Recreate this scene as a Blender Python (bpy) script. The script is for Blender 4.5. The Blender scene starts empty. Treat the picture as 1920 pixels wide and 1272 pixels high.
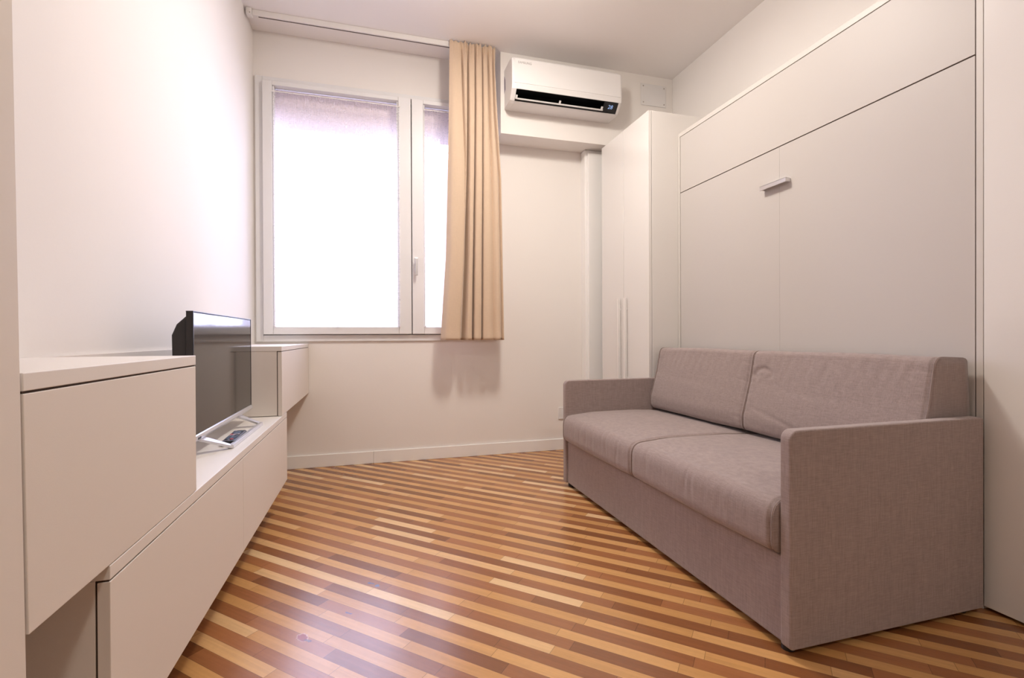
import bpy, bmesh, math, random
from mathutils import Vector, Matrix
random.seed(7)
SC = bpy.context.scene
COL = SC.collection

# ------------------------------------------------------------------ camera
yaw, pit, rol = 0.27882441, -0.00429206, -0.00417924
f = Vector((math.sin(yaw)*math.cos(pit), math.cos(yaw)*math.cos(pit), math.sin(pit)))
r = Vector((math.cos(yaw), -math.sin(yaw), 0)); u = r.cross(f)
r2 = r*math.cos(rol) + u*math.sin(rol); u2 = -r*math.sin(rol) + u*math.cos(rol)
cd = bpy.data.cameras.new('camera'); cam = bpy.data.objects.new('camera', cd); COL.objects.link(cam)
cd.sensor_width = 36; cd.lens = 911.878/1920*36; cd.clip_start = 0.02
m = Matrix((r2, u2, -f)).transposed().to_4x4(); m.translation = Vector((0, 0, 0.92))
cam.matrix_world = m
SC.camera = cam

# ------------------------------------------------------------------ world, lights, exposure
SC.view_settings.view_transform = 'Standard'; SC.view_settings.look = 'None'
SC.view_settings.gamma = 1; SC.view_settings.use_curve_mapping = False
SC.view_settings.exposure = 0.03
w = bpy.data.worlds.new('sky'); SC.world = w; w.use_nodes = True
bg = w.node_tree.nodes['Background']
bg.inputs[0].default_value = (0.90, 0.90, 1.0, 1); bg.inputs[1].default_value = 15.0

def area(name, loc, rot, sx, sy, power, col, portal=False, shape='RECTANGLE'):
    d = bpy.data.lights.new(name, 'AREA'); d.shape = shape; d.size = sx
    if shape in ('RECTANGLE', 'ELLIPSE'): d.size_y = sy
    d.energy = power; d.color = col
    o = bpy.data.objects.new(name, d); COL.objects.link(o); o.location = loc; o.rotation_euler = rot
    if portal: d.cycles.is_portal = True
    return o
area('window_portal', (0.08, 4.12, 1.75), (math.radians(-90), 0, 0), 1.75, 1.75, 1, (1, 1, 1), True)

W_ENV, W_TINT = 0.68, (0.82, 0.86, 1.25)
LAMPCOL = (1.0, 0.93, 0.84)
# ceiling lamps: position, watts downwards from the diffuser, watts all round from the opal rim
LAMPS = [((0.75, 2.20), 27, 22), ((0.45, -1.40), 17, 12)]  # second entry is an unseen fill lamp, added behind the camera
bg.inputs[0].default_value = (*W_TINT, 1); bg.inputs[1].default_value = 12.0*W_ENV
for (p, e, e2) in LAMPS:
    area('ceiling_lamp_light', (*p, 2.955), (0, 0, 0), 0.34, 0.34, e, LAMPCOL, shape='DISK')
    d = bpy.data.lights.new('ceiling_lamp_glow', 'POINT'); d.energy = e2; d.color = LAMPCOL; d.shadow_soft_size = 0.08
    o = bpy.data.objects.new('ceiling_lamp_glow', d); COL.objects.link(o); o.location = (*p, 2.86)

# ------------------------------------------------------------------ material helpers
def lin(c):
    return tuple((v/255/12.92 if v/255 <= 0.04045 else ((v/255+0.055)/1.055)**2.4) for v in c)
def mat(name, rgb, rough=0.5, metal=0.0, spec=0.5, bump=0, bscale=200, coat=0, vary=0.0):
    m = bpy.data.materials.new(name); m.use_nodes = True; nt = m.node_tree
    b = nt.nodes['Principled BSDF']
    b.inputs['Base Color'].default_value = (*rgb, 1); b.inputs['Roughness'].default_value = rough
    b.inputs['Metallic'].default_value = metal; b.inputs['Specular IOR Level'].default_value = spec
    b.inputs['Coat Weight'].default_value = coat; b.inputs['Coat Roughness'].default_value = 0.05
    tc = nt.nodes.new('ShaderNodeTexCoord')
    if bump or vary:
        n = nt.nodes.new('ShaderNodeTexNoise'); n.inputs['Scale'].default_value = bscale; n.inputs['Detail'].default_value = 4
        nt.links.new(tc.outputs['Object'], n.inputs['Vector'])
        if bump:
            bp = nt.nodes.new('ShaderNodeBump'); bp.inputs['Strength'].default_value = bump; bp.inputs['Distance'].default_value = 0.002
            nt.links.new(n.outputs['Fac'], bp.inputs['Height']); nt.links.new(bp.outputs['Normal'], b.inputs['Normal'])
        if vary:
            n2 = nt.nodes.new('ShaderNodeTexNoise'); n2.inputs['Scale'].default_value = 1.7; n2.inputs['Detail'].default_value = 3
            nt.links.new(tc.outputs['Object'], n2.inputs['Vector'])
            mx = nt.nodes.new('ShaderNodeMix'); mx.data_type = 'RGBA'
            mx.inputs['A'].default_value = (*[c*(1-vary) for c in rgb], 1); mx.inputs['B'].default_value = (*[min(1, c*(1+vary)) for c in rgb], 1)
            nt.links.new(n2.outputs['Fac'], mx.inputs['Factor']); nt.links.new(mx.outputs['Result'], b.inputs['Base Color'])
    return m

M = {}
M['wall'] = mat('wall_paint', (0.87, 0.83, 0.795), 0.85, spec=0.25, bump=0.12, bscale=90, vary=0.012)
M['taupe'] = mat('bounce_cutting_paint', (0.30, 0.24, 0.19), 0.85, spec=0.2, bump=0.1, bscale=90)  # dark tone invented for the unseen rear wall, to cut bounced light
M['ceiling'] = mat('ceiling_paint', (0.90, 0.86, 0.84), 0.9, spec=0.2, bump=0.06, bscale=60, vary=0.01)
M['base'] = mat('baseboard_paint', (0.92, 0.90, 0.88), 0.4)
M['cab'] = mat('cabinet_laminate', (0.77, 0.71, 0.65), 0.55, spec=0.35, bump=0.05, bscale=500)
M['cabtop'] = mat('cabinet_top_laminate', (0.80, 0.755, 0.71), 0.42, spec=0.4, bump=0.05, bscale=500)
M['gap'] = mat('dark_gap', (0.05, 0.025, 0.012), 0.8)  # shade of the panel gaps put into a colour; one plinth shares it
M['bed'] = mat('bed_front_lacquer', (0.585, 0.545, 0.515), 0.46, spec=0.35, bump=0.02, bscale=30)
M['bedframe'] = mat('bed_frame_laminate', (0.66, 0.62, 0.58), 0.45)
M['gloss'] = mat('gloss_white_lacquer', (0.80, 0.77, 0.74), 0.16, spec=0.5, coat=0.3)
M['alu'] = mat('brushed_aluminium', (0.75, 0.74, 0.76), 0.3, metal=0.75)
M['acwhite'] = mat('air_conditioner_plastic', (0.80, 0.78, 0.77), 0.35)
M['black'] = mat('black_plastic', (0.008, 0.008, 0.009), 0.35)
M['blacksoft'] = mat('tv_back_plastic', (0.02, 0.017, 0.017), 0.55)
M['screen'] = mat('tv_screen_glass', (0.012, 0.011, 0.011), 0.09, spec=0.8)
M['silver'] = mat('silver_plastic', (0.68, 0.68, 0.71), 0.3, metal=0.55)
M['frame'] = mat('window_frame_white', (0.80, 0.79, 0.79), 0.35)
M['pvc'] = mat('rail_white', (0.84, 0.81, 0.78), 0.4)
M['pink'] = mat('pink_render', (0.93, 0.78, 0.77), 0.9, bump=0.3, bscale=40)
M['grille'] = mat('grille_paint', (0.86, 0.78, 0.78), 0.5)
M['sticker'] = mat('sticker_violet', (0.10, 0.07, 0.16), 0.4)
M['greytext'] = mat('grey_lettering', (0.42, 0.40, 0.39), 0.5)
M['red'] = mat('red_button', (0.55, 0.02, 0.03), 0.4)
M['whitebtn'] = mat('pale_button', (0.62, 0.55, 0.66), 0.4)
M['bluebtn'] = mat('blue_grey_button', (0.10, 0.14, 0.22), 0.4)
M['screw'] = mat('screw_grey', (0.45, 0.40, 0.36), 0.4)
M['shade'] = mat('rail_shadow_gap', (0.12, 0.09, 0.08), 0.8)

def emis(name, rgb, s):
    m = bpy.data.materials.new(name); m.use_nodes = True; b = m.node_tree.nodes['Principled BSDF']
    b.inputs['Base Color'].default_value = (0, 0, 0, 1)
    b.inputs['Emission Color'].default_value = (*rgb, 1); b.inputs['Emission Strength'].default_value = s
    return m
M['digits'] = emis('display_digits', (0.45, 0.62, 1.0), 0.8)
M['lampglass'] = emis('lamp_diffuser', LAMPCOL, 6)

def fabric(name, rgb, amp, sx, sz, axis='XZ', sheen=0.3, streak=0.10):
    """woven cloth: fine warp / weft thread noise in colour and bump"""
    m = bpy.data.materials.new(name); m.use_nodes = True; nt = m.node_tree; b = nt.nodes['Principled BSDF']
    b.inputs['Roughness'].default_value = 0.85; b.inputs['Specular IOR Level'].default_value = 0.2
    b.inputs['Sheen Weight'].default_value = sheen; b.inputs['Sheen Roughness'].default_value = 0.5
    tc = nt.nodes.new('ShaderNodeTexCoord')
    def noise(scale3, sc):
        mp = nt.nodes.new('ShaderNodeMapping'); mp.inputs['Scale'].default_value = scale3
        n = nt.nodes.new('ShaderNodeTexNoise'); n.inputs['Scale'].default_value = sc; n.inputs['Detail'].default_value = 2
        nt.links.new(tc.outputs['Object'], mp.inputs['Vector']); nt.links.new(mp.outputs['Vector'], n.inputs['Vector'])
        return n.outputs['Fac']
    def mth(op, a, c):
        n = nt.nodes.new('ShaderNodeMath'); n.operation = op
        for i, v in enumerate((a, c)):
            if isinstance(v, (int, float)): n.inputs[i].default_value = v
            else: nt.links.new(v, n.inputs[i])
        return n.outputs[0]
    warp = noise((1, 1, 0.06), sx)      # vertical threads
    weft = noise((0.08, 0.08, 1), sz)   # horizontal threads
    slub = noise((1, 1, 0.02), sx*0.22)
    s = mth('ADD', mth('ADD', warp, weft), mth('MULTIPLY', slub, streak*8))
    s = mth('SUBTRACT', s, 1.0 + streak*4)
    s = mth('MULTIPLY', s, amp)
    s = mth('ADD', s, 1.0)
    vm = nt.nodes.new('ShaderNodeVectorMath'); vm.operation = 'SCALE'; vm.inputs[0].default_value = rgb
    nt.links.new(s, vm.inputs['Scale']); nt.links.new(vm.outputs[0], b.inputs['Base Color'])
    bp = nt.nodes.new('ShaderNodeBump'); bp.inputs['Strength'].default_value = 0.35; bp.inputs['Distance'].default_value = 0.0015
    nt.links.new(s, bp.inputs['Height']); nt.links.new(bp.outputs['Normal'], b.inputs['Normal'])
    return m
M['sofa'] = fabric('sofa_weave', (0.335, 0.263, 0.248), 0.50, 420, 420, streak=0.05)
M['piping'] = fabric('sofa_piping', (0.27, 0.205, 0.185), 0.3, 330, 330)
M['curtain'] = fabric('curtain_cloth', (0.66, 0.50, 0.365), 0.10, 500, 500, streak=0.02)

# sheer
def sheer_mat():
    m = bpy.data.materials.new('sheer_voile'); m.use_nodes = True; nt = m.node_tree; nt.nodes.clear()
    out = nt.nodes.new('ShaderNodeOutputMaterial'); t = nt.nodes.new('ShaderNodeBsdfTransparent')
    tl = nt.nodes.new('ShaderNodeBsdfTranslucent'); df = nt.nodes.new('ShaderNodeBsdfDiffuse')
    tl.inputs[0].default_value = (0.92, 0.90, 0.92, 1); df.inputs[0].default_value = (0.90, 0.88, 0.88, 1)
    m1 = nt.nodes.new('ShaderNodeMixShader'); m2 = nt.nodes.new('ShaderNodeMixShader'); m1.inputs[0].default_value = 0.45
    nt.links.new(tl.outputs[0], m1.inputs[1]); nt.links.new(df.outputs[0], m1.inputs[2])
    tc = nt.nodes.new('ShaderNodeTexCoord'); a = []
    for s3 in ((1, 1, 0.05), (0.05, 1, 1)):
        mp = nt.nodes.new('ShaderNodeMapping'); mp.inputs['Scale'].default_value = s3
        n = nt.nodes.new('ShaderNodeTexNoise'); n.inputs['Scale'].default_value = 260; n.inputs['Detail'].default_value = 1
        nt.links.new(tc.outputs['Object'], mp.inputs['Vector']); nt.links.new(mp.outputs['Vector'], n.inputs['Vector']); a.append(n.outputs['Fac'])
    ad = nt.nodes.new('ShaderNodeMath'); ad.operation = 'ADD'; nt.links.new(a[0], ad.inputs[0]); nt.links.new(a[1], ad.inputs[1])
    mr = nt.nodes.new('ShaderNodeMapRange'); mr.inputs[1].default_value = 0.7; mr.inputs[2].default_value = 1.3
    mr.inputs[3].default_value = 0.17; mr.inputs[4].default_value = 0.29
    nt.links.new(ad.outputs[0], mr.inputs[0]); nt.links.new(mr.outputs[0], m2.inputs[0])
    nt.links.new(t.outputs[0], m2.inputs[1]); nt.links.new(m1.outputs[0], m2.inputs[2]); nt.links.new(m2.outputs[0], out.inputs[0])
    return m
M['sheer'] = sheer_mat()
def glass_mat():
    m = bpy.data.materials.new('window_glass'); m.use_nodes = True; nt = m.node_tree; nt.nodes.clear()
    out = nt.nodes.new('ShaderNodeOutputMaterial'); t = nt.nodes.new('ShaderNodeBsdfTransparent'); g = nt.nodes.new('ShaderNodeBsdfGlossy')
    g.inputs['Roughness'].default_value = 0.02; mx = nt.nodes.new('ShaderNodeMixShader'); fr = nt.nodes.new('ShaderNodeFresnel'); fr.inputs[0].default_value = 1.35
    nt.links.new(fr.outputs[0], mx.inputs[0]); nt.links.new(t.outputs[0], mx.inputs[1]); nt.links.new(g.outputs[0], mx.inputs[2]); nt.links.new(mx.outputs[0], out.inputs[0])
    return m
M['glass'] = glass_mat()

# striped parquet
def floor_mat():
    m = bpy.data.materials.new('striped_parquet'); m.use_nodes = True; nt = m.node_tree; b = nt.nodes['Principled BSDF']
    L = nt.links
    def mth(op, *a):
        n = nt.nodes.new('ShaderNodeMath'); n.operation = op
        for i, v in enumerate(a):
            if isinstance(v, (int, float)): n.inputs[i].default_value = v
            else: L.new(v, n.inputs[i])
        return n.outputs[0]
    tc = nt.nodes.new('ShaderNodeTexCoord'); sep = nt.nodes.new('ShaderNodeSeparateXYZ'); L.new(tc.outputs['Object'], sep.inputs[0])
    x, y = sep.outputs[0], sep.outputs[1]
    ang = math.radians(44.0); P = 0.0902; off = 0.775*P
    s = mth('ADD', mth('MULTIPLY', x, math.sin(ang)), mth('MULTIPLY', y, math.cos(ang)))
    t = mth('SUBTRACT', mth('MULTIPLY', x, math.cos(ang)), mth('MULTIPLY', y, math.sin(ang)))
    k = mth('DIVIDE', mth('SUBTRACT', off + P*100, s), P)
    fr = mth('FRACT', k); idx = mth('FLOOR', k)
    light = mth('LESS_THAN', fr, 0.47)
    row = mth('ADD', mth('MULTIPLY', idx, 2), light)
    wn = nt.nodes.new('ShaderNodeTexWhiteNoise'); wn.noise_dimensions = '1D'; L.new(row, wn.inputs['W'])
    ln = mth('ADD', 0.36, mth('MULTIPLY', wn.outputs['Value'], 0.0))
    tt = mth('ADD', mth('DIVIDE', t, ln), mth('MULTIPLY', wn.outputs['Value'], 7.3))
    pl = mth('FLOOR', tt); pf = mth('FRACT', tt)
    wn2 = nt.nodes.new('ShaderNodeTexWhiteNoise'); wn2.noise_dimensions = '2D'
    cx = nt.nodes.new('ShaderNodeCombineXYZ'); L.new(row, cx.inputs[0]); L.new(pl, cx.inputs[1]); L.new(cx.outputs[0], wn2.inputs['Vector'])
    v = wn2.outputs['Value']
    # colours
    rl = nt.nodes.new('ShaderNodeValToRGB'); rl.color_ramp.interpolation = 'LINEAR'
    for pos, c in ((0.0, (0.56, 0.285, 0.095)), (0.8, (0.66, 0.36, 0.135)), (0.9, (0.72, 0.43, 0.19)), (1.0, (0.80, 0.56, 0.31))):
        if pos in (0.0, 1.0): e = rl.color_ramp.elements[0 if pos == 0 else -1]
        else: e = rl.color_ramp.elements.new(pos)
        e.color = (*c, 1)
    rd = nt.nodes.new('ShaderNodeValToRGB')
    for pos, c in ((0.0, (0.215, 0.075, 0.022)), (0.5, (0.30, 0.112, 0.038)), (1.0, (0.40, 0.16, 0.058))):
        if pos in (0.0, 1.0): e = rd.color_ramp.elements[0 if pos == 0 else -1]
        else: e = rd.color_ramp.elements.new(pos)
        e.color = (*c, 1)
    L.new(v, rl.inputs[0]); L.new(v, rd.inputs[0])
    mx = nt.nodes.new('ShaderNodeMix'); mx.data_type = 'RGBA'; L.new(light, mx.inputs['Factor']); L.new(rd.outputs[0], mx.inputs['A']); L.new(rl.outputs[0], mx.inputs['B'])
    # grain along the planks
    gv = nt.nodes.new('ShaderNodeCombineXYZ'); L.new(mth('MULTIPLY', s, 60.0), gv.inputs[0])
    L.new(mth('ADD', mth('MULTIPLY', t, 2.5), mth('MULTIPLY', v, 37.0)), gv.inputs[1]); L.new(v, gv.inputs[2])
    g = nt.nodes.new('ShaderNodeTexNoise'); g.inputs['Scale'].default_value = 1.6; g.inputs['Detail'].default_value = 6; g.inputs['Distortion'].default_value = 0.6
    L.new(gv.outputs[0], g.inputs['Vector'])
    fl = nt.nodes.new('ShaderNodeTexNoise'); fl.inputs['Scale'].default_value = 60; fl.inputs['Detail'].default_value = 3; L.new(tc.outputs['Object'], fl.inputs['Vector'])
    gr = mth('ADD', 0.73, mth('ADD', mth('MULTIPLY', g.outputs['Fac'], 0.42), mth('MULTIPLY', fl.outputs['Fac'], 0.12)))
    # joints
    e1 = mth('MINIMUM', mth('MULTIPLY', pf, 0.36), mth('MULTIPLY', mth('SUBTRACT', 1.0, pf), 0.36))
    j1 = mth('LESS_THAN', e1, 0.0009)
    d0 = mth('MULTIPLY', mth('MINIMUM', fr, mth('SUBTRACT', 1.0, fr)), P)
    d1 = mth('MULTIPLY', mth('ABSOLUTE', mth('SUBTRACT', fr, 0.47)), P)
    j2 = mth('LESS_THAN', mth('MINIMUM', d0, d1), 0.0007)
    j = mth('SUBTRACT', 1.0, mth('MULTIPLY', mth('MAXIMUM', j1, j2), 0.45))
    sc = nt.nodes.new('ShaderNodeVectorMath'); sc.operation = 'SCALE'; L.new(mx.outputs['Result'], sc.inputs[0]); L.new(mth('MULTIPLY', gr, j), sc.inputs['Scale'])
    col = sc.outputs[0]
    # worn spots of their own shape
    wob = nt.nodes.new('ShaderNodeTexNoise'); wob.inputs['Scale'].default_value = 45; wob.inputs['Detail'].default_value = 4; L.new(tc.outputs['Object'], wob.inputs['Vector'])
    wv = mth('MULTIPLY', mth('SUBTRACT', wob.outputs['Fac'], 0.5), 0.03)
    def spot(cx_, cy_, rs, rt, colr, amt, col):
        s0 = cx_*math.sin(ang)+cy_*math.cos(ang); t0 = cx_*math.cos(ang)-cy_*math.sin(ang)
        a = mth('DIVIDE', mth('SUBTRACT', s, s0), rs); c = mth('DIVIDE', mth('SUBTRACT', t, t0), rt)
        d = mth('ADD', mth('SQRT', mth('ADD', mth('MULTIPLY', a, a), mth('MULTIPLY', c, c))), mth('DIVIDE', wv, min(rs, rt)))
        k = mth('MULTIPLY', mth('LESS_THAN', d, 1.0), amt)
        mm = nt.nodes.new('ShaderNodeMix'); mm.data_type = 'RGBA'; L.new(k, mm.inputs['Factor']); L.new(col, mm.inputs['A']); mm.inputs['B'].default_value = (*colr, 1)
        return mm.outputs['Result']
    col = spot(-0.212, 1.609, 0.017, 0.025, (0.62, 0.40, 0.30), 0.6, col)
    col = spot(-0.212, 1.609, 0.012, 0.019, (0.30, 0.045, 0.015), 1.0, col)
    col = spot(-0.190, 1.586, 0.004, 0.010, (0.10, 0.07, 0.10), 0.8, col)
    col = spot(-0.008, 1.888, 0.0045, 0.022, (0.07, 0.10, 0.20), 0.85, col)
    col = spot(0.010, 1.868, 0.0075, 0.010, (0.12, 0.20, 0.36), 0.8, col)
    col = spot(-0.090, 1.714, 0.0035, 0.014, (0.08, 0.10, 0.18), 0.75, col)
    L.new(col, b.inputs['Base Color'])
    b.inputs['Specular IOR Level'].default_value = 0.85; b.inputs['Roughness'].default_value = 0.27
    
    bp = nt.nodes.new('ShaderNodeBump'); bp.inputs['Strength'].default_value = 0.15; bp.inputs['Distance'].default_value = 0.0005
    L.new(j, bp.inputs['Height']); L.new(bp.outputs['Normal'], b.inputs['Normal'])
    return m
M['floor'] = floor_mat()

# ------------------------------------------------------------------ mesh helpers
WLOC = {}
def empty(name, loc):
    o = bpy.data.objects.new(name, None); COL.objects.link(o); o.location = loc; o.empty_display_size = 0.1
    WLOC[o.name] = Vector(loc); return o
def thing(name, label, cat, loc, group=None):
    o = empty(name, loc); o['label'] = label; o['category'] = cat
    if group: o['group'] = group
    return o
def obj(name, bm, material, parent=None, bevel=0, segs=2, smooth=False, label=None, solid=0):
    """verts are given in world coordinates; they are stored relative to the thing's base point"""
    if parent is not None: base = WLOC[parent.name]
    else:
        xs = [v.co.x for v in bm.verts]; ys = [v.co.y for v in bm.verts]; zs = [v.co.z for v in bm.verts]
        base = Vector(((min(xs)+max(xs))/2, (min(ys)+max(ys))/2, min(zs)))
    bmesh.ops.recalc_face_normals(bm, faces=bm.faces)
    for v in bm.verts: v.co -= base
    me = bpy.data.meshes.new(name); bm.to_mesh(me); bm.free(); me.materials.append(material)
    if smooth:
        for p in me.polygons: p.use_smooth = True
    o = bpy.data.objects.new(name, me); COL.objects.link(o); WLOC[o.name] = base.copy()
    if parent is not None: o.parent = parent
    else: o.location = base
    if solid:
        md = o.modifiers.new('solidify', 'SOLIDIFY'); md.thickness = solid; md.offset = 0
    if bevel:
        md = o.modifiers.new('bevel', 'BEVEL'); md.width = bevel; md.segments = segs; md.limit_method = 'ANGLE'; md.angle_limit = math.radians(40)
        md.harden_normals = False
    if label: o['label'] = label
    return o
def struct(name, bm, material, bevel=0, label=None):
    o = obj(name, bm, material, None, bevel); o['kind'] = 'structure'
    if label: o['label'] = label
    return o
def bx(bm, x0, x1, y0, y1, z0, z1):
    vs = [bm.verts.new((x, y, z)) for x in (x0, x1) for y in (y0, y1) for z in (z0, z1)]
    for q in ((0, 1, 3, 2), (4, 6, 7, 5), (0, 4, 5, 1), (2, 3, 7, 6), (0, 2, 6, 4), (1, 5, 7, 3)):
        bm.faces.new([vs[i] for i in q])
    return bm
def box(*a): return bx(bmesh.new(), *a)
def prism(bm, pts, axis, a, b):
    """extrude a closed 2-D outline along axis; pts in the two remaining axes in order"""
    def mk(p, t):
        if axis == 'X': return (t, p[0], p[1])
        if axis == 'Y': return (p[0], t, p[1])
        return (p[0], p[1], t)
    A = [bm.verts.new(mk(p, a)) for p in pts]; B = [bm.verts.new(mk(p, b)) for p in pts]
    n = len(pts)
    bm.faces.new(A); bm.faces.new(B[::-1])
    for i in range(n): bm.faces.new((A[i], B[i], B[(i+1) % n], A[(i+1) % n]))
    return bm
def cyl(bm, c, axis, rad, h, n=24, rad2=None):
    rad2 = rad if rad2 is None else rad2
    ax = {'X': 0, 'Y': 1, 'Z': 2}[axis]; rings = []
    for t, rr in ((0, rad), (h, rad2)):
        ring = []
        for i in range(n):
            a = 2*math.pi*i/n; p = [0, 0, 0]; p[ax] = t; p[(ax+1) % 3] = rr*math.cos(a); p[(ax+2) % 3] = rr*math.sin(a)
            ring.append(bm.verts.new([c[k]+p[k] for k in range(3)]))
        rings.append(ring)
    bm.faces.new(rings[0][::-1]); bm.faces.new(rings[1])
    for i in range(n): bm.faces.new((rings[0][i], rings[0][(i+1) % n], rings[1][(i+1) % n], rings[1][i]))
    return bm
def tube(bm, pts, rad, n=8, closed=False):
    pts = [Vector(p) for p in pts]; N = len(pts); rings = []
    for i, p in enumerate(pts):
        a = pts[(i-1) % N] if (closed or i > 0) else p; b_ = pts[(i+1) % N] if (closed or i < N-1) else p
        d = (b_-a).normalized(); ref = Vector((0, 0, 1)) if abs(d.z) < 0.9 else Vector((1, 0, 0))
        if closed: ref = Vector((0, 1, 0))
        s = d.cross(ref).normalized(); t = s.cross(d).normalized()
        rings.append([bm.verts.new(p + s*rad*math.cos(2*math.pi*k/n) + t*rad*math.sin(2*math.pi*k/n)) for k in range(n)])
    for i in range(N if closed else N-1):
        A, B = rings[i], rings[(i+1) % N]
        for k in range(n): bm.faces.new((A[k], A[(k+1) % n], B[(k+1) % n], B[k]))
    if not closed: bm.faces.new(rings[0][::-1]); bm.faces.new(rings[-1])
    return bm
def text(name, s, size, origin, xdir, ydir, material, parent, depth=0.0006, shear=0):
    cu = bpy.data.curves.new(name, 'FONT'); cu.body = s; cu.size = size; cu.extrude = depth; cu.shear = shear; cu.resolution_u = 2
    o = bpy.data.objects.new(name+'_tmp', cu); COL.objects.link(o)
    dg = bpy.context.evaluated_depsgraph_get(); me = bpy.data.meshes.new_from_object(o.evaluated_get(dg))
    bpy.data.objects.remove(o); bm = bmesh.new(); bm.from_mesh(me)
    X = Vector(xdir).normalized(); Y = Vector(ydir).normalized(); Z = X.cross(Y); O = Vector(origin)
    for v in bm.verts: v.co = O + X*v.co.x + Y*v.co.y + Z*v.co.z
    return obj(name, bm, material, parent)

# ------------------------------------------------------------------ room dimensions
D = 3.70; XL = -0.78; XR = 2.383; CZ = 3.035; YF = -2.3; SY = 3.493   # back wall, side walls, ceiling, wall behind, bulkhead face
OX0, OX1, OZ0, OZ1 = -0.74, 0.89, 0.91, 2.70                         # window opening
struct('floor', box(XL-0.2, XR+0.2, YF-0.2, D+0.01, -0.06, 0), M['floor']).location = (0, 0, 0)
fl = bpy.data.objects['floor']
for v in fl.data.vertices: v.co += WLOC['floor']   # keep the parquet pattern in room coordinates
struct('ceiling', box(XL-0.2, XR+0.2, YF-0.2, D+0.35, CZ, CZ+0.08), M['ceiling'])
struct('wall_left', box(XL-0.12, XL, YF-0.12, D+0.35, 0, CZ), M['wall'])
struct('wall_right', box(XR, XR+0.12, YF-0.12, D+0.35, 0, CZ), M['wall'])
struct('wall_front', box(XL, XR, YF-0.12, YF, 0, CZ), M['taupe'])
bm = bmesh.new()
bx(bm, XL, OX0, D, 4.05, 0, CZ); bx(bm, OX1, XR, D, 4.05, 0, CZ); bx(bm, OX0, OX1, D, 4.05, 0, OZ0); bx(bm, OX0, OX1, D, 4.05, OZ1, CZ)
struct('wall_back', bm, M['wall'])
struct('baseboard_back', bx(box(XL, 0.0, D-0.013, D, 0.0, 0.09), 0.001, 1.70, D-0.013, D, 0.0, 0.09), M['base'], 0.003)
struct('baseboard_left', box(XL, XL+0.013, 1.0, D-0.013, 0.0, 0.09), M['base'], 0.003)
struct('trim_1', bx(box(1.655, 1.83, D-0.080, D, 0.0, 2.43), 1.675, 1.83, D-0.100, D-0.080, 0.0, 2.405), M['base'], 0.004, 'white vertical moulding on the back wall beside the narrow wardrobe')
struct('trim_2', box(0.920, XR, SY, D, 2.432, CZ), M['wall'], 0.002, 'boxed-in bulkhead under the ceiling that carries the air conditioner')
struct('trim_3', box(OX0+0.001, OX1-0.001, 3.795, 3.975, 2.420, OZ1-0.001), M['pink'], 0, 'pale pink shutter box behind the top of the window')

# ------------------------------------------------------------------ window
win = empty('window_1', (0.07, D, OZ0)); win['kind'] = 'structure'; win['label'] = 'white two-sash window with sheer curtains'
bm = bmesh.new(); y0, y1 = D-0.014, D+0.06
CX0, CX1, CZ0, CZ1 = -0.768, 0.93, 0.893, 2.722
bx(bm, CX0, -0.722, y0, y1, CZ0, CZ1); bx(bm, 0.88, CX1, y0, y1, CZ0, CZ1)
bx(bm, -0.722, 0.88, y0, y1, CZ0, 0.940); bx(bm, -0.722, 0.88, y0, y1, 2.690, CZ1)
ya_, yb_ = D+0.022, D+0.060
bx(bm, -0.722, -0.690, ya_, yb_, 0.940, 2.690); bx(bm, 0.850, 0.880, ya_, yb_, 0.940, 2.690)
bx(bm, -0.690, 0.850, ya_, yb_, 0.940, 0.965); bx(bm, -0.690, 0.850, ya_, yb_, 2.668, 2.690)
obj('window_frame', bm, M['frame'], win, 0.003)
obj('gasket', box(0.262, 0.300, D+0.021, D+0.030, 0.9655, 2.6675), M['black'], win, label='dark joint between the two sashes')
def sash(x0, x1, z0, z1, wl, wr, wb, wt, ya, yb):
    bm = bmesh.new()
    bx(bm, x0, x0+wl, ya, yb, z0, z1); bx(bm, x1-wr, x1, ya, yb, z0, z1)
    bx(bm, x0+wl, x1-wr, ya, yb, z0, z0+wb); bx(bm, x0+wl, x1-wr, ya, yb, z1-wt, z1)
    # glazing bead, a small step back
    g = 0.012
    bx(bm, x0+wl, x0+wl+g, ya+0.012, yb, z0+wb, z1-wt); bx(bm, x1-wr-g, x1-wr, ya+0.012, yb, z0+wb, z1-wt)
    s = obj('sash', bm, M['frame'], win, 0.004, 3)
    obj('pane', box(x0+wl, x1-wr, yb-0.012, yb-0.006, z0+wb, z1-wt), M['glass'], s)
    return s
s1 = sash(-0.718, 0.278, 0.944, 2.686, 0.062, 0.090, 0.052, 0.030, D-0.040, D+0.020)
s2 = sash(0.284, 0.876, 0.944, 2.686, 0.085, 0.070, 0.052, 0.030, D-0.040, D+0.020)
bm = box(0.300, 0.325, D-0.050, D-0.040, 1.40, 1.51)
bx(bm, 0.306, 0.319, D-0.078, D-0.050, 1.475, 1.495); bx(bm, 0.303, 0.322, D-0.090, D-0.074, 1.375, 1.500)
obj('handle', bm, M['alu'], s2, 0.003, label='grey metal window handle')

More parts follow.
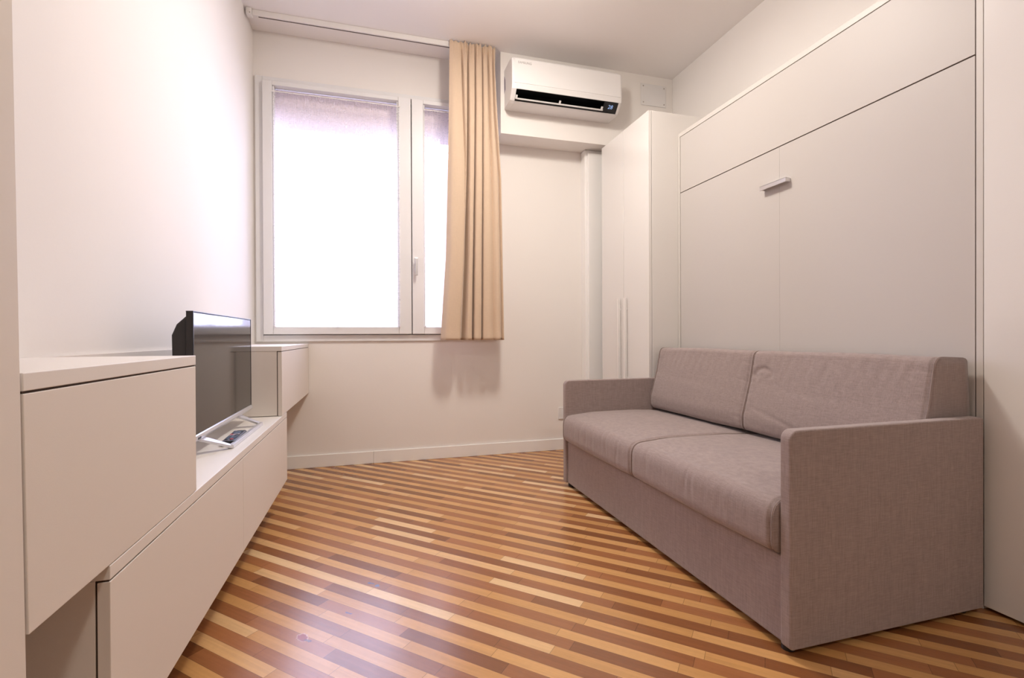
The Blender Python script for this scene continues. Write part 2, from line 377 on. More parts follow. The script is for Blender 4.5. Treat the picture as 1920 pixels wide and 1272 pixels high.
def sheer(x0, x1, z0, z1, lab):
    bm = bmesh.new(); nx, nz = 60, 12; g = []
    for i in range(nx+1):
        col = []
        for k in range(nz+1):
            t = k/nz; x = x0+(x1-x0)*i/nx
            y = D-0.050 - 0.004*math.sin(i*0.9)*math.sin(math.pi*t*0.5+0.3)
            z = z0+(z1-z0)*t - (0.004*math.sin(i/nx*math.pi*3) if k == 0 else 0)
            col.append(bm.verts.new((x, y, z)))
        g.append(col)
    for i in range(nx):
        for k in range(nz): bm.faces.new((g[i][k], g[i+1][k], g[i+1][k+1], g[i][k+1]))
    t = thing('sheer_curtain', lab, 'sheer curtain', ((x0+x1)/2, D-0.05, z0), 'sheer curtains on the window sashes')
    obj('voile', bm, M['sheer'], t, smooth=True)
    obj('rod', tube(bmesh.new(), [(x0-0.005, D-0.050, z1-0.003), (x1+0.005, D-0.050, z1-0.003)], 0.004), M['pvc'], t)
    for hx in ((x0+0.003), (x0+x1)/2-0.01, (x1-0.003)):
        obj('hook', bx(bmesh.new(), hx-0.003, hx+0.003, D-0.056, D-0.041, z0-0.004, z0+0.006), M['grille'], t)
sheer(-0.648, 0.196, 1.000, 2.612, 'white sheer curtain on the wide left window sash')
sheer(0.376, 0.800, 1.000, 2.612, 'white sheer curtain on the right window sash, partly behind the beige curtain')

gr = thing('window_grille', 'pale metal security grille outside the window', 'grille', (0.08, 4.0, OZ0))
for x, wd in ((-0.477, 0.022), (-0.22, 0.10), (0.036, 0.022), (0.293, 0.022), (0.55, 0.10), (0.80, 0.022)):
    obj('bar', box(x-wd/2, x+wd/2, 3.985, 4.010, OZ0, 2.70), M['grille'], gr)
for z in (1.775, 1.0): obj('crossbar', box(OX0, OX1, 3.990, 4.005, z-0.014, z+0.014), M['grille'], gr)

# ------------------------------------------------------------------ curtain rail and curtain
t = thing('curtain_rail', 'long white curtain rail fixed to the ceiling', 'curtain rail', (0.07, 3.48, 2.997))
obj('rail', box(-0.735, 0.862, 3.468, 3.496, 2.999, CZ), M['pvc'], t, 0.003)
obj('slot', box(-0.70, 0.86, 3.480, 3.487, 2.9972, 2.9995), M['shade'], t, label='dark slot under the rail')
bm = box(-0.768, -0.735, 3.452, 3.500, 2.992, CZ); 
obj('end_cap', bm, M['pvc'], t, 0.004)
obj('screw', cyl(bmesh.new(), (-0.745, 3.455, 3.002), 'Y', 0.004, -0.004, 12), M['screw'], t)

# grooves: X positions (at Y~3.46) for heights z, depth, half width (top, bottom)
ZT, ZB = 3.028, 0.898
def interp(tab, z):
    for (z0, v0), (z1, v1) in zip(tab, tab[1:]):
        if z <= z0 and z >= z1: return v0+(v1-v0)*(z0-z)/(z0-z1)
    return tab[-1][1] if z < tab[-1][0] else tab[0][1]
LEFT = [(3.04, 0.535), (2.56, 0.531), (2.08, 0.521), (1.5, 0.508), (0.89, 0.468)]
RIGHT = [(3.04, 0.872), (2.80, 0.884), (2.60, 0.893), (2.08, 0.922), (1.5, 0.930), (0.89, 0.938)]
GRV = [([(3.04, 0.622), (2.56, 0.633), (2.2, 0.645), (0.89, 0.640)], 0.030, 0.0, 0.006, 0.006),
       ([(3.04, 0.668), (2.56, 0.668), (2.08, 0.663), (1.5, 0.650), (0.89, 0.622)], 0.030, 0.085, 0.004, 0.015),
       ([(3.04, 0.722), (2.56, 0.721), (2.08, 0.715), (1.5, 0.704), (0.89, 0.694)], 0.030, 0.075, 0.004, 0.006),
       ([(3.04, 0.774), (2.56, 0.776), (2.08, 0.774), (1.5, 0.768), (0.89, 0.762)], 0.030, 0.060, 0.004, 0.005),
       ([(3.04, 0.815), (2.56, 0.824), (2.08, 0.840), (1.5, 0.85), (0.89, 0.85)], 0.030, 0.006, 0.005, 0.02),
       ([(3.04, 0.848), (2.56, 0.862), (2.08, 0.895), (1.5, 0.905), (0.89, 0.912)], 0.026, 0.016, 0.005, 0.012)]
bm = bmesh.new(); NX, NZ = 420, 110; g = []
for k in range(NZ+1):
    z = ZT+(ZB-ZT)*k/NZ; q = k/NZ; xl, xr = interp(LEFT, z), interp(RIGHT, z); row = []
    hd = max(0, 1-(ZT-z)/0.16)
    for i in range(NX+1):
        a = i/NX; x = xl+(xr-xl)*a
        y = 3.449
        # belly of each fold
        gx = [xl]+[interp(G[0], z) for G in GRV]+[xr]
        for j in range(len(gx)-1):
            if gx[j] <= x <= gx[j+1]:
                tt = (x-gx[j])/max(1e-6, gx[j+1]-gx[j]); y -= 0.016*math.sin(math.pi*tt)*(0.5+q*0.7)
        for (tab, d0, d1, w0, w1) in GRV:
            c = interp(tab, z); dd = (d0+(d1-d0)*min(1, q*1.6))*(1-0.75*hd); ww = w0+(w1-w0)*q
            y += dd*math.exp(-((x-c)/ww)**2)
        # left edge turned back, right edge turned back
        y += 0.05*math.exp(-((x-xl)/0.018)**2)*min(1, q*1.2) + 0.06*math.exp(-((xr-x)/0.010)**2)*(1-0.8*hd)
        # gathered heading
        y += 0.007*hd*math.sin(a*95+1.3*math.sin(a*17)) * (1 if a > 0.22 else 0.15)
        y += 0.0016*math.sin(z*9+a*20)*q
        if z < 0.942 or z > 2.93: y -= 0.0022      # hem and heading tape
        zz = z + (0.006*math.sin(a*60)+0.004*math.sin(a*23+1) if k == 0 else 0)
        row.append(bm.verts.new((x, y, zz)))
    g.append(row)
for k in range(NZ):
    for i in range(NX): bm.faces.new((g[k][i], g[k][i+1], g[k+1][i+1], g[k+1][i]))
t = thing('curtain', 'beige cloth curtain drawn to the right side of the window', 'curtain', (0.70, 3.47, ZB))
obj('cloth', bm, M['curtain'], t, smooth=True, solid=0.0025)

# ------------------------------------------------------------------ air conditioner
ac = thing('air_conditioner', 'white wall-mounted split air conditioner with black outlet', 'air conditioner', (1.38, SY, 2.605))
AX0, AX1 = 0.948, 1.806
prof_full = [(SY, 2.905), (3.335, 2.905), (3.305, 2.900), (3.288, 2.888), (3.280, 2.868), (3.277, 2.80), (3.277, 2.700), (3.284, 2.668), (3.340, 2.608), (3.365, 2.598), (SY, 2.603)]
prof_notch = prof_full[:8] + [(3.375, 2.690), (3.420, 2.660), (3.400, 2.625), (3.340, 2.608)] + prof_full[9:]
bm = bmesh.new()
prism(bm, prof_notch, 'X', AX0+0.034, AX1-0.028)
def scale_prof(p, s, dx):
    cy, cz = 3.39, 2.75
    return [((cy+(a-cy)*s if a < SY-0.001 else SY), cz+(b-cz)*s) for a, b in p]
def loft(bm, secs):
    rings = [[bm.verts.new((x, a, b)) for a, b in p] for x, p in secs]; n = len(rings[0])
    bm.faces.new(rings[0]); bm.faces.new(rings[-1][::-1])
    for A, B in zip(rings, rings[1:]):
        for i in range(n): bm.faces.new((A[i], B[i], B[(i+1) % n], A[(i+1) % n]))
loft(bm, [(AX0, scale_prof(prof_full, 0.93, 0)), (AX0+0.004, scale_prof(prof_full, 0.965, 0)), (AX0+0.014, scale_prof(prof_full, 0.99, 0)), (AX0+0.0345, prof_full)])
loft(bm, [(AX1-0.0285, prof_full), (AX1-0.012, scale_prof(prof_full, 0.99, 0)), (AX1-0.004, scale_prof(prof_full, 0.965, 0)), (AX1, scale_prof(prof_full, 0.93, 0))])
obj('body', bm, M['acwhite'], ac, 0.002, 2)
bm = bmesh.new(); prism(bm, [(3.2745, 2.875), (3.2745, 2.706), (3.279, 2.706), (3.279, 2.875)], 'X', AX0+0.018, AX1-0.014)
obj('front_panel', bm, M['acwhite'], ac, 0.002)
bm = bmesh.new(); prism(bm, [(3.2865, 2.667), (3.374, 2.689), (3.419, 2.660), (3.399, 2.626), (3.3395, 2.6092), (3.392, 2.640), (3.400, 2.660), (3.372, 2.672)], 'X', AX0+0.036, AX1-0.030)
obj('air_outlet', bm, M['black'], ac, label='black air outlet recess')
n1 = Vector((0, -0.0564, -0.056)).normalized()
def slant(x0, x1, a, b, off, th):
    """slab on the slanted face between fractions a, b of its height"""
    P0, P1 = Vector((0, 3.284, 2.668)), Vector((0, 3.340, 2.608)); nn = Vector((0, -0.731, -0.682))
    A, B = P0.lerp(P1, a), P0.lerp(P1, b)
    bm = bmesh.new(); q = [A+nn*off, B+nn*off, B+nn*(off-th), A+nn*(off-th)]
    return prism(bm, [(v.y, v.z) for v in q], 'X', x0, x1)
dp = obj('display_panel', slant(1.664, 1.778, 0.02, 0.98, 0.001, 0.006), M['black'], ac)
obj('louvre', slant(0.986, 1.668, 0.72, 0.84, 0.006, 0.006), M['acwhite'], ac, 0.001, label='white louvre blade across the outlet')
obj('lower_lip', slant(0.983, 1.70, 0.86, 0.99, 0.001, 0.003), M['black'], ac)
for cx_ in (0.990, 1.32, 1.655): obj('louvre_clip', slant(cx_-0.007, cx_+0.007, 0.48, 0.80, 0.008, 0.008), M['acwhite'], ac, 0.001)
P0, P1 = Vector((0, 3.284, 2.668)), Vector((0, 3.340, 2.608)); up = (P0-P1).normalized()
c0 = P0.lerp(P1, 0.60)
text('digits', '28', 0.040, (1.700, c0.y-0.0025, c0.z-0.0022), (1, 0, 0), up, M['digits'], dp, shear=0.1)
text('lettering', 'SAMSUNG', 0.022, (0.990, 3.2738, 2.843), (1, 0, 0), (0, 0, 1), M['greytext'], ac)
bm = bmesh.new(); prism(bm, [(3.487, 2.852), (3.465, 2.815), (3.460, 2.745), (3.487, 2.725)], 'X', AX0-0.0012, AX0+0.001)
obj('sticker', bm, M['sticker'], ac, label='violet sticker on the left end')

# blank plate on the bulkhead
vp = thing('cover_plate', 'square white blank cover plate high beside the air conditioner', 'cover plate', (2.20, SY, 2.79))
obj('plate', box(2.088, 2.318, SY-0.008, SY, 2.79, 2.965), M['acwhite'], vp, 0.004)
for x in (2.108, 2.298):
    for z in (2.812, 2.943): obj('screw', cyl(bmesh.new(), (x, SY-0.008, z), 'Y', 0.0055, -0.0018, 14), M['screw'], vp)
sp = thing('wall_socket', 'white wall socket low on the back wall by the sofa arm', 'wall socket', (1.50, D, 0.235))
obj('plate', box(1.447, 1.567, D-0.010, D, 0.250, 0.345), M['acwhite'], sp, 0.003)
obj('socket_insert', box(1.470, 1.544, D-0.012, D-0.010, 0.270, 0.325), M['frame'], sp, 0.001)

# ------------------------------------------------------------------ far wardrobe
wd = thing('wardrobe', 'tall narrow white two-door wardrobe at the back corner', 'wardrobe', (2.06, 3.16, 0))
WX, WY0, WY1, WZ = 1.744, 2.822, 3.500, 2.405
bm = box(WX+0.024, XR-0.002, WY0, WY1, 0.05, WZ); obj('carcass', bm, M['gloss'], wd, 0.0015)
obj('plinth', box(WX+0.05, XR-0.002, WY0+0.002, WY1, 0, 0.05), M['gloss'], wd)
for (a, b, hy) in ((WY0, 3.153, 3.106), (3.157, WY1, 3.199)):
    d = obj('door', box(WX, WX+0.021, a, b, 0.052, WZ-0.001), M['gloss'], wd, 0.0015)
    obj('handle', box(WX-0.026, WX-0.006, hy-0.008, hy+0.008, 0.55, 1.196), M['pvc'], d, 0.003, label='long white bar handle')
    # mounts
    for hz in (0.62, 1.11): obj('handle_mount', box(WX-0.007, WX, hy-0.005, hy+0.005, hz, hz+0.015), M['pvc'], d)

# ------------------------------------------------------------------ wall bed
BX = 1.965; BY0, BY1, BZ = 1.1315, 2.820, 2.268
bed = thing('wall_bed', 'tall beige fold-down wall bed cabinet behind the sofa', 'wall bed', (2.17, 1.98, 0))
bm = bmesh.new()
bx(bm, BX, XR-0.002, BY0, BY0+0.020, 0, BZ); bx(bm, BX, XR-0.002, BY1-0.020, BY1, 0, BZ); bx(bm, BX, XR-0.002, BY0+0.020, BY1-0.020, BZ-0.026, BZ)
bx(bm, BX+0.05, XR-0.002, BY0+0.020, BY1-0.020, 0, 0.04)
obj('frame', bm, M['bedframe'], bed, 0.001)
obj('inner_shade', box(BX+0.022, BX+0.028, BY0+0.020, BY1-0.020, 0.04, BZ-0.026), M['gap'], bed, label='dark sheet painting the shade behind the panels')  # this sheet and the strips below paint gap shade as dark colour
YA, YB2 = BY0+0.0240, BY1-0.0235
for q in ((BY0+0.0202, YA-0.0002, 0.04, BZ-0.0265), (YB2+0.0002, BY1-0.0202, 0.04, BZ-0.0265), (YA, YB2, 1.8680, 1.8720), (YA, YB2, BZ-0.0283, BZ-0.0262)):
    obj('joint', box(BX+0.005, BX+0.0218, q[0], q[1], q[2], q[3]), M['gap'], bed, label='thin dark strip painting the shade between panels')
obj('top_panel', box(BX+0.002, BX+0.021, YA, YB2, 1.8725, BZ-0.0285), M['bed'], bed, 0.001)
obj('front_panel', box(BX+0.002, BX+0.021, 1.9806, YB2, 0.05, 1.8675), M['bed'], bed, 0.0008)
p2 = obj('front_panel', box(BX+0.002, BX+0.021, YA, 1.9800, 0.05, 1.8675), M['bed'], bed, 0.0008)
h = bmesh.new(); bx(h, BX-0.030, BX-0.022, 1.912, 2.078, 1.672, 1.694); bx(h, BX-0.024, BX+0.002, 1.912, 1.920, 1.674, 1.692); bx(h, BX-0.024, BX+0.002, 2.070, 2.078, 1.674, 1.692)
bx(h, BX-0.030, BX-0.004, 1.912, 2.078, 1.690, 1.694)
obj('handle', h, M['alu'], bed, 0.0015, label='silver bar handle')

# near wardrobe at the right edge
nw = thing('wardrobe', 'large glossy cream wardrobe at the right edge beside the sofa arm', 'wardrobe', (2.17, 0.2, 0))
NY1 = 1.130
obj('carcass', box(BX+0.022, XR-0.002, -0.90, NY1, 0.04, BZ), M['gloss'], nw, 0.001)
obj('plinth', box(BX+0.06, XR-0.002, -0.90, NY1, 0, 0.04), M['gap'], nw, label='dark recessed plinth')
for a, b in ((0.122, NY1-0.001), (-0.898, 0.118)):
    obj('door', box(BX-0.002, BX+0.019, a, b, 0.012, BZ-0.001), M['gloss'], nw, 0.002)

# ------------------------------------------------------------------ left furniture
FX = -0.435
lw = thing('wardrobe', 'tall cream wardrobe at the left edge of the photo', 'wardrobe', (-0.6, 0.0, 0))
def lean(bm, y0, dy):
    for v in bm.verts:
        if v.co.y > 0.5: v.co.y = v.co.y - dy*max(0, v.co.z-0.5)
    return bm
obj('carcass', lean(box(XL+0.002, FX-0.023, -0.9, 0.783, 0.0, 2.40), 0, 0.022), M['cab'], lw, 0.001)
for a, b in ((-0.06, 0.786), (-0.9, -0.064)):
    obj('door', lean(box(FX-0.020, FX+0.001, a, b, 0.05, 2.395), 0, 0.022), M['cab'], lw, 0.001)

def cabinet(name, lab, y0, y1, z0, z1, doors, fx=FX, lean_=False, x_back=XL+0.002):
    def box(*a):
        b = bx(bmesh.new(), *a)
        for v in b.verts:      # the end beside the tall wardrobe follows its slightly leaning edge
            if lean_ and v.co.y < 0.9: v.co.y -= 0.022*(v.co.z-0.5)
        return b
    t = thing(name, lab, 'cabinet', ((fx+XL)/2, (y0+y1)/2, z0))
    obj('carcass', box(x_back, fx-0.0225, y0+0.001, y1-0.001, z0+0.001, z1-0.0245), M['cab'], t, 0.0008)
    obj('top', box(x_back, fx, y0, y1, z1-0.024, z1), M['cabtop'], t, 0.0012)
    obj('door_shade', box(fx-0.0222, fx-0.0195, y0+0.003, y1-0.003, z0+0.003, z1-0.0243), M['gap'], t, label='dark sheet painting the shade behind the doors')  # dark sheet and strip stand in for the shade around the doors
    obj('joint', box(fx-0.0190, fx-0.003, y0+0.002, y1-0.002, z1-0.0272, z1-0.0242), M['gap'], t, label='dark strip painting the shade below the top')
    for a, b in doors: obj('door', box(fx-0.0190, fx, a, b, z0, z1-0.0275), M['cab'], t, 0.0010)
    return t
cabinet('cabinet', 'low white floating TV cabinet with two doors', 0.990, 2.775, 0.178, 0.530, ((0.990, 1.8785), (1.8805, 2.775)))
cabinet('cabinet', 'white wall cabinet in the left foreground, beside the TV', 0.7864, 1.417, 0.532, 0.876, ((0.7864, 1.415),), lean_=True)
cabinet('cabinet', 'small white cabinet in the corner under the window, behind the TV', 2.640, D-0.004, 0.532, 0.878, ((2.642, D-0.005),), fx=FX-0.001)
bp = obj('back_panel', box(XL+0.001, XL+0.012, 1.418, 2.639, 0.531, 0.876), M['cab'], None, 0.001)
bp['label'] = 'pale low panel on the left wall behind the TV'; bp['category'] = 'panel'

# ------------------------------------------------------------------ television
tv = thing('television', 'flat-screen television on the low white cabinet', 'television', (-0.56, 2.15, 0.530))
TY0, TY1, TZ0, TZ1 = 1.768, 2.532, 0.590, 1.006; TX = -0.550
bm = box(TX-0.020, TX-0.002, TY0, TY1, TZ0+0.004, TZ1)
obj('housing', bm, M['blacksoft'], tv, 0.002)
bm = bmesh.new(); prism(bm, [(TX-0.020, TZ0+0.01), (TX-0.060, TZ0+0.04), (TX-0.064, 0.93), (TX-0.050, 0.965), (TX-0.020, 0.995)], 'Y', TY0+0.010, TY1-0.010)
obj('back_cover', bm, M['blacksoft'], tv, 0.006, 3)
obj('screen', box(TX-0.002, TX-0.0005, TY0+0.006, TY1-0.010, TZ0+0.018, TZ1-0.004), M['screen'], tv)
bm = bmesh.new()
bx(bm, TX-0.003, TX+0.001, TY0, TY0+0.004, TZ0, TZ1+0.001); bx(bm, TX-0.003, TX+0.0005, TY1-0.004, TY1, TZ0, TZ1+0.001)
bx(bm, TX-0.020, TX+0.0005, TY0, TY1, TZ1-0.001, TZ1+0.0015)
obj('bezel', bm, M['black'], tv)
bm = bmesh.new(); prism(bm, [(TX-0.018, TZ0-0.004), (TX+0.001, TZ0-0.004), (TX+0.006, TZ0+0.004), (TX+0.003, TZ0+0.014), (TX-0.001, TZ0+0.017), (TX-0.018, TZ0+0.012)], 'Y', TY0, TY1+0.003)
ch = obj('chin', bm, M['silver'], tv, 0.001, label='silver lower edge')
obj('badge', box(TX+0.0045, TX+0.0065, TY0+0.022, TY0+0.050, TZ0+0.001, TZ0+0.008), M['black'], ch)
bm = bmesh.new()
bx(bm, -0.489, -0.473, 1.915, 2.392, 0.5305, 0.5455)
obj('stand_bar', bm, M['silver'], tv, 0.003, label='silver front bar of the stand')
for (ya, yb) in ((1.922, 1.862), (2.384, 2.352)):
    bm = bmesh.new(); A = Vector((-0.481, ya, 0.538)); B = Vector((-0.560, yb, 0.582)); sd = Vector((0, 1, 0))
    d = (B-A).normalized(); nrm = d.cross(sd).normalized(); wA, wB = 0.011, 0.024
    vs = []
    for P, wq in ((A-d*0.006, wA), (B, wB)):
        for s_ in (-1, 1):
            for t_ in (-1, 1): vs.append(bm.verts.new(P + sd*wq*s_ + nrm*0.0045*t_))
    for q in ((0, 1, 3, 2), (4, 6, 7, 5), (0, 4, 5, 1), (2, 3, 7, 6), (0, 2, 6, 4), (1, 5, 7, 3)): bm.faces.new([vs[i] for i in q])
    bx(bm, -0.566, -0.552, yb-0.022, yb+0.022, 0.578, 0.600)
    obj('stand_leg', bm, M['silver'], tv, 0.002)

# remote control
rc = thing('remote_control', 'black remote control lying in front of the television', 'remote control', (-0.510, 2.075, 0.530))
rc.rotation_euler = (0, 0, math.radians(3)); RX, RY = -0.510, 2.075
bm = bmesh.new(); prism(bm, [(RX-0.023, 0.5305), (RX+0.023, 0.5305), (RX+0.025, 0.542), (RX+0.020, 0.549), (RX-0.020, 0.549), (RX-0.025, 0.542)], 'Y', RY-0.112, RY+0.112)
body = obj('body', bm, M['black'], rc, 0.005, 3)
def btn(x, y, sx, sy, mm): obj('button', box(RX+x-sx, RX+x+sx, RY+y-sy, RY+y+sy, 0.549, 0.5510), mm, rc, 0.0006)
btn(0.006, -0.078, 0.005, 0.005, M['red']); btn(-0.010, -0.078, 0.004, 0.004, M['bluebtn'])
for i in range(3):
    for k in range(4): btn(-0.012+0.012*i, -0.058+0.013*k, 0.0042, 0.0042, M['bluebtn'])
btn(-0.008, 0.002, 0.008, 0.004, M['whitebtn'])
for i, mm in enumerate((M['red'], M['whitebtn'], M['whitebtn'])): btn(-0.013+0.012*i, 0.018, 0.005, 0.0045, mm)
obj('button_ring', cyl(bmesh.new(), (RX, RY+0.048, 0.549), 'Z', 0.015, 0.002, 24), M['bluebtn'], rc, 0.0006)
for i in range(3): btn(-0.012+0.012*i, 0.075, 0.004, 0.005, M['bluebtn'])
btn(-0.012, 0.094, 0.004, 0.004, M['whitebtn'])

# ------------------------------------------------------------------ sofa
sofa = thing('sofa', 'two-seat grey-brown woven fabric sofa with slim square arms', 'sofa', (1.53, 1.96, 0))
SXF, SXB = 1.135, 1.925
def arm(y0, y1):
    R, n = 0.030, 8; x0, x1, z0, z1 = SXF, SXB, 0.022, 0.650; pts = []
    for cx_, cz_, a0 in ((x0+R, z1-R, 180), (x1-0.012, z1-0.012, 90), (x1-0.006, z0+0.006, 0), (x0+0.012, z0+0.012, 270)):
        rr = {180: R, 90: 0.012, 0: 0.006, 270: 0.012}[a0]
        for k in range(n+1):
            a = math.radians(a0-90*k/n); pts.append((cx_+rr*math.cos(a), cz_+rr*math.sin(a)))
    bm = bmesh.new(); prism(bm, pts, 'Y', y0, y1)
    return bm
for y0, y1 in ((1.106, 1.144), (2.781, 2.8195)): obj('arm', arm(y0, y1), M['sofa'], sofa, 0.007, 3)
obj('base', box(1.150, 1.900, 1.1445, 2.7805, 0.020, 0.276), M['sofa'], sofa, 0.006, 3)
obj('back_frame', box(1.885, 1.918, 1.1445, 2.7805, 0.276, 0.62), M['sofa'], sofa, 0.008, 3)
for fx_, fy_ in ((1.17, 1.150), (1.17, 2.775), (1.88, 1.150), (1.88, 2.775)):
    obj('foot', cyl(bmesh.new(), (fx_, fy_, 0.0), 'Z', 0.018, 0.0225, 20), M['blacksoft'], sofa)

def fold(p, c, L, wdt, dirv):
    """smooth ridge: p point 2-D, c centre, L half length along dirv, wdt half width"""
    dx, dy = p[0]-c[0], p[1]-c[1]; n = math.hypot(*dirv); a = (dx*dirv[0]+dy*dirv[1])/n; b = (-dx*dirv[1]+dy*dirv[0])/n
    return math.exp(-(a/L)**2)*math.exp(-(b/wdt)**2)

def resample(pts, n, closed=True):
    P = [Vector((a, b, 0)) for a, b in pts]; P.append(P[0]); ds = [0]
    for a, b in zip(P, P[1:]): ds.append(ds[-1]+(b-a).length)
    out = []
    for i in range(n):
        s = ds[-1]*i/n; k = max(j for j in range(len(ds)) if ds[j] <= s + 1e-12); k = min(k, len(P)-2)
        t = (s-ds[k])/max(1e-9, ds[k+1]-ds[k]); q = P[k].lerp(P[k+1], t); out.append((q.x, q.y))
    return out
def roundpoly(pts, rads, n=7):
    out = []; N = len(pts)
    for i in range(N):
        p, a, b = Vector((*pts[i], 0)), Vector((*pts[i-1], 0)), Vector((*pts[(i+1) % N], 0)); R = rads[i]
        u_, v_ = (a-p).normalized(), (b-p).normalized(); ang = u_.angle(v_); d = min(R/math.tan(ang/2), (a-p).length*0.49, (b-p).length*0.49)
        A, B = p+u_*d, p+v_*d
        for k in range(n+1):
            t = k/n; q = A*(1-t)**2 + p*2*t*(1-t) + B*t**2; out.append((q.x, q.y))
    return out

def cushion(name, prof, y0, y1, disp, edge=0.012, NP=150, NY=110, parent=sofa, pipes=(True, True)):
    """loft a side profile (x,z) along Y with softly rounded ends, then push by disp(x,y,z,nx,nz)"""
    P = resample(prof, NP); cx_ = sum(p[0] for p in P)/NP; cz_ = sum(p[1] for p in P)/NP
    nr = []
    for i in range(NP):
        a, b = P[i-1], P[(i+1) % NP]; tx, tz = b[0]-a[0], b[1]-a[1]; l = math.hypot(tx, tz) or 1; n_ = (tz/l, -tx/l)
        if (P[i][0]-cx_)*n_[0]+(P[i][1]-cz_)*n_[1] < 0: n_ = (-n_[0], -n_[1])
        nr.append(n_)
    st = []
    for k in range(7):
        a = math.pi/2*k/6; st.append((y0+edge*(1-math.sin(a)), edge*(1-math.cos(math.pi/2-a)) if False else edge*(1-math.sin(a))*0 + edge*(1-math.sqrt(max(0, 1-(1-math.sin(a))**2)))))
    st = sorted(st, key=lambda q: q[0])
    mid = [(y0+edge+(y1-y0-2*edge)*k/NY, 0) for k in range(1, NY)]
    full = st + mid + [(y0+y1-q, i_) for q, i_ in reversed(st)]
    bm = bmesh.new(); rings = []
    for (y, ins) in full:
        ring = []
        for i in range(NP):
            x, z = P[i]; nx, nz = nr[i]
            e = min(1, (y-y0)/0.03, (y1-y)/0.03)
            d = disp(x, y, z, nx, nz) * max(0, e)**0.5 - ins
            ring.append(bm.verts.new((x+nx*d, y, z+nz*d)))
        rings.append(ring)
    for A, B in zip(rings, rings[1:]):
        for i in range(NP): bm.faces.new((A[i], B[i], B[(i+1) % NP], A[(i+1) % NP]))
    for ring, ye in ((rings[0], y0), (rings[-1], y1)):
        # gusset, drawn in towards its centre
        cur = ring
        for s in (0.85, 0.6, 0.3):
            nx_ = [bm.verts.new((cx_+(v.co.x-cx_)*s, ye+(0.003 if ye == y0 else -0.003)*0, cz_+(v.co.z-cz_)*s)) for v in ring]
            for i in range(NP): bm.faces.new((cur[i], cur[(i+1) % NP], nx_[(i+1) % NP], nx_[i]))
            cur = nx_
        c = bm.verts.new((cx_, ye, cz_))
        for i in range(NP): bm.faces.new((cur[i], cur[(i+1) % NP], c))
    o = obj(name, bm, M['sofa'], parent, smooth=True)
    for flag, ye in zip(pipes, (y0+edge*0.35, y1-edge*0.35)):
        if flag:
            pts = [(P[i][0]+nr[i][0]*(-0.0015), ye, P[i][1]+nr[i][1]*(-0.0015)) for i in range(0, NP, 1)]
            obj('piping', tube(bmesh.new(), pts, 0.0032, 6, True), M['piping'], o, smooth=True)
    return o

seat_prof = roundpoly([(1.118, 0.283), (1.118, 0.437), (1.30, 0.452), (1.60, 0.452), (1.86, 0.440), (1.86, 0.283)], [0.035, 0.060, 0.10, 0.1, 0.02, 0.02])
rnd = random.Random(3)
def seat_disp(y0, y1, seed):
    rn = random.Random(seed); ym = (y0+y1)/2
    fr_ = [(y0+0.12+(y1-y0-0.24)*rn.random(), 0.34+0.06*rn.random(), rn.uniform(-0.25, 0.25), rn.uniform(0.0008, 0.0022)) for _ in range(13)]
    def f_(x, y, z, nx, nz):
        v = (y-ym)/((y1-y0)/2); bell = max(0, 1-v*v)
        d = 0
        if nz > 0.3: d += 0.010*bell**0.6*max(0, math.sin(math.pi*min(1, max(0, (x-1.10)/0.72))))
        if nx < -0.3: d += 0.006*bell**0.5
        if x < 1.25 and z > 0.29:
            for (fy, fz, tl, am) in fr_: d -= am*fold((y, z), (fy, fz), 0.055, 0.009, (tl, 1))
        d += 0.0012*math.sin(9*y+4*x)*math.cos(7*x-3*y)
        return d
    return f_
cushion('seat_cushion', seat_prof, 1.152, 1.966, seat_disp(1.152, 1.966, 11), 0.012)
cushion('seat_cushion', seat_prof, 1.965, 2.778, seat_disp(1.968, 2.778, 5), 0.010, pipes=(False, True))
back_prof = roundpoly([(1.722, 0.462), (1.718, 0.530), (1.765, 0.700), (1.792, 0.848), (1.938, 0.842), (1.950, 0.640), (1.884, 0.600), (1.884, 0.462)], [0.03, 0.12, 0.2, 0.038, 0.020, 0.03, 0.02, 0.02])
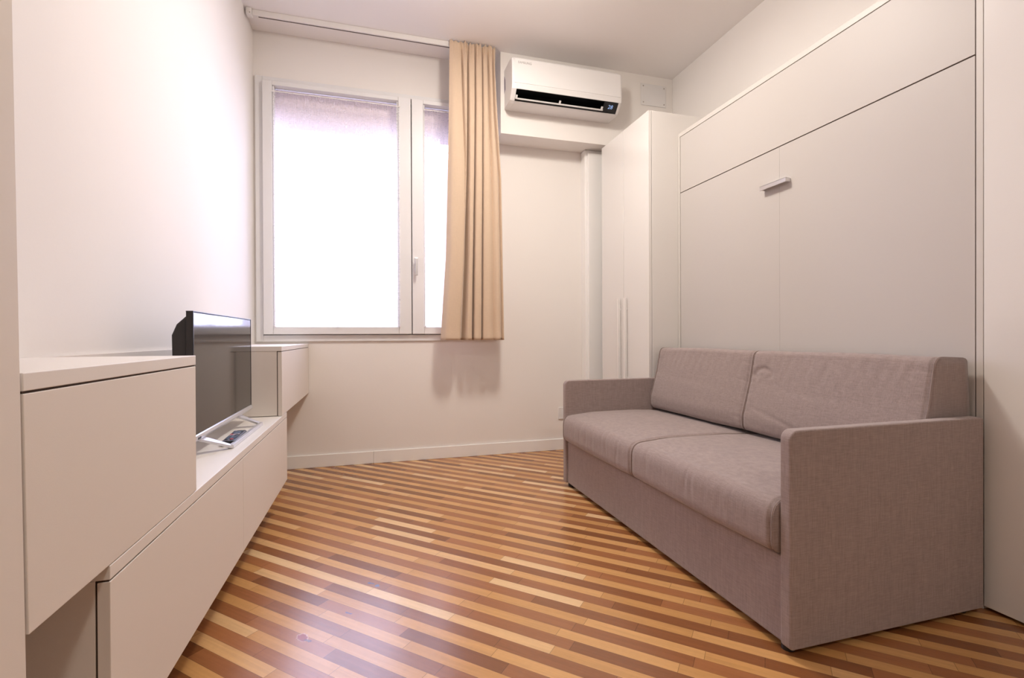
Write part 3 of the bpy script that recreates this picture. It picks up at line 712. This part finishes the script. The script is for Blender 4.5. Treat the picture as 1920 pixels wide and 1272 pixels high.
def back_disp(y0, y1, seed):
    rn = random.Random(seed); ym = (y0+y1)/2
    pin = []
    for s in (0, 1):
        for k in range(7):
            pin.append(((y0 if s == 0 else y1), 0.52+0.045*k+rn.uniform(-0.008, 0.008), rn.uniform(0.03, 0.065), rn.uniform(0.0016, 0.004)))
    ver = [(y0+0.06+(y1-y0-0.12)*k/12+rn.uniform(-0.012, 0.012), 0.79+rn.uniform(-0.02, 0.015), rn.uniform(0.0010, 0.0026)) for k in range(13)]
    def f_(x, y, z, nx, nz):
        v = (y-ym)/((y1-y0)/2); bell = max(0, 1-v*v); d = 0
        if nx < -0.2:
            d += 0.016*bell**0.7*math.sin(math.pi*min(1, max(0, (z-0.44)/0.42)))
            for (py, pz, L_, am) in pin: d -= am*fold((y, z), (py, pz), L_, 0.0055, (1, 0.12))
            for (vy, vz, am) in ver: d -= am*fold((y, z), (vy, vz), 0.065, 0.014, (-0.28, 1))
            d -= 0.0020*fold((y, z), (ym-0.02, 0.665), 0.28, 0.020, (1, 0.04))
            if seed == 21:   # crease near the upper inner corner and long sag line
                cx2, cz2 = y1-0.085, 0.735
                rr = math.hypot((y-cx2)/0.050, (z-cz2)/0.030)
                if z > cz2-0.015: d -= 0.009*math.exp(-((rr-1)/0.30)**2)
                d -= 0.004*fold((y, z), (y1-0.05, 0.72), 0.02, 0.010, (1, -1.2))
                d -= 0.0045*fold((y, z), (ym+0.14, 0.535), 0.16, 0.008, (1, 0.22))
        if nz > 0.5: d += 0.004*bell
        d += 0.0010*math.sin(13*y+9*z)
        return d
    return f_
cushion('back_cushion', back_prof, 1.160, 1.964, back_disp(1.160, 1.964, 21), 0.010)
cushion('back_cushion', back_prof, 1.962, 2.770, back_disp(1.962, 2.770, 34), 0.008, pipes=(False, True))

# ------------------------------------------------------------------ ceiling lamps (out of view; the second is an added fill)
for i, (p, e, e2) in enumerate(LAMPS):
    t = thing('ceiling_lamp', ('round white ceiling lamp above the parquet between sofa and television', 'unseen round lamp added as fill light behind the camera')[i], 'ceiling lamp', (p[0], p[1], CZ-0.06), 'round ceiling lamps')
    bm = bmesh.new(); cyl(bm, (p[0], p[1], CZ-0.045), 'Z', 0.20, 0.045, 48); obj('lamp_base', bm, M['acwhite'], t, 0.004)
    bm = bmesh.new(); cyl(bm, (p[0], p[1], CZ-0.062), 'Z', 0.185, 0.016, 48, 0.19); obj('diffuser', bm, M['lampglass'], t, 0.006)
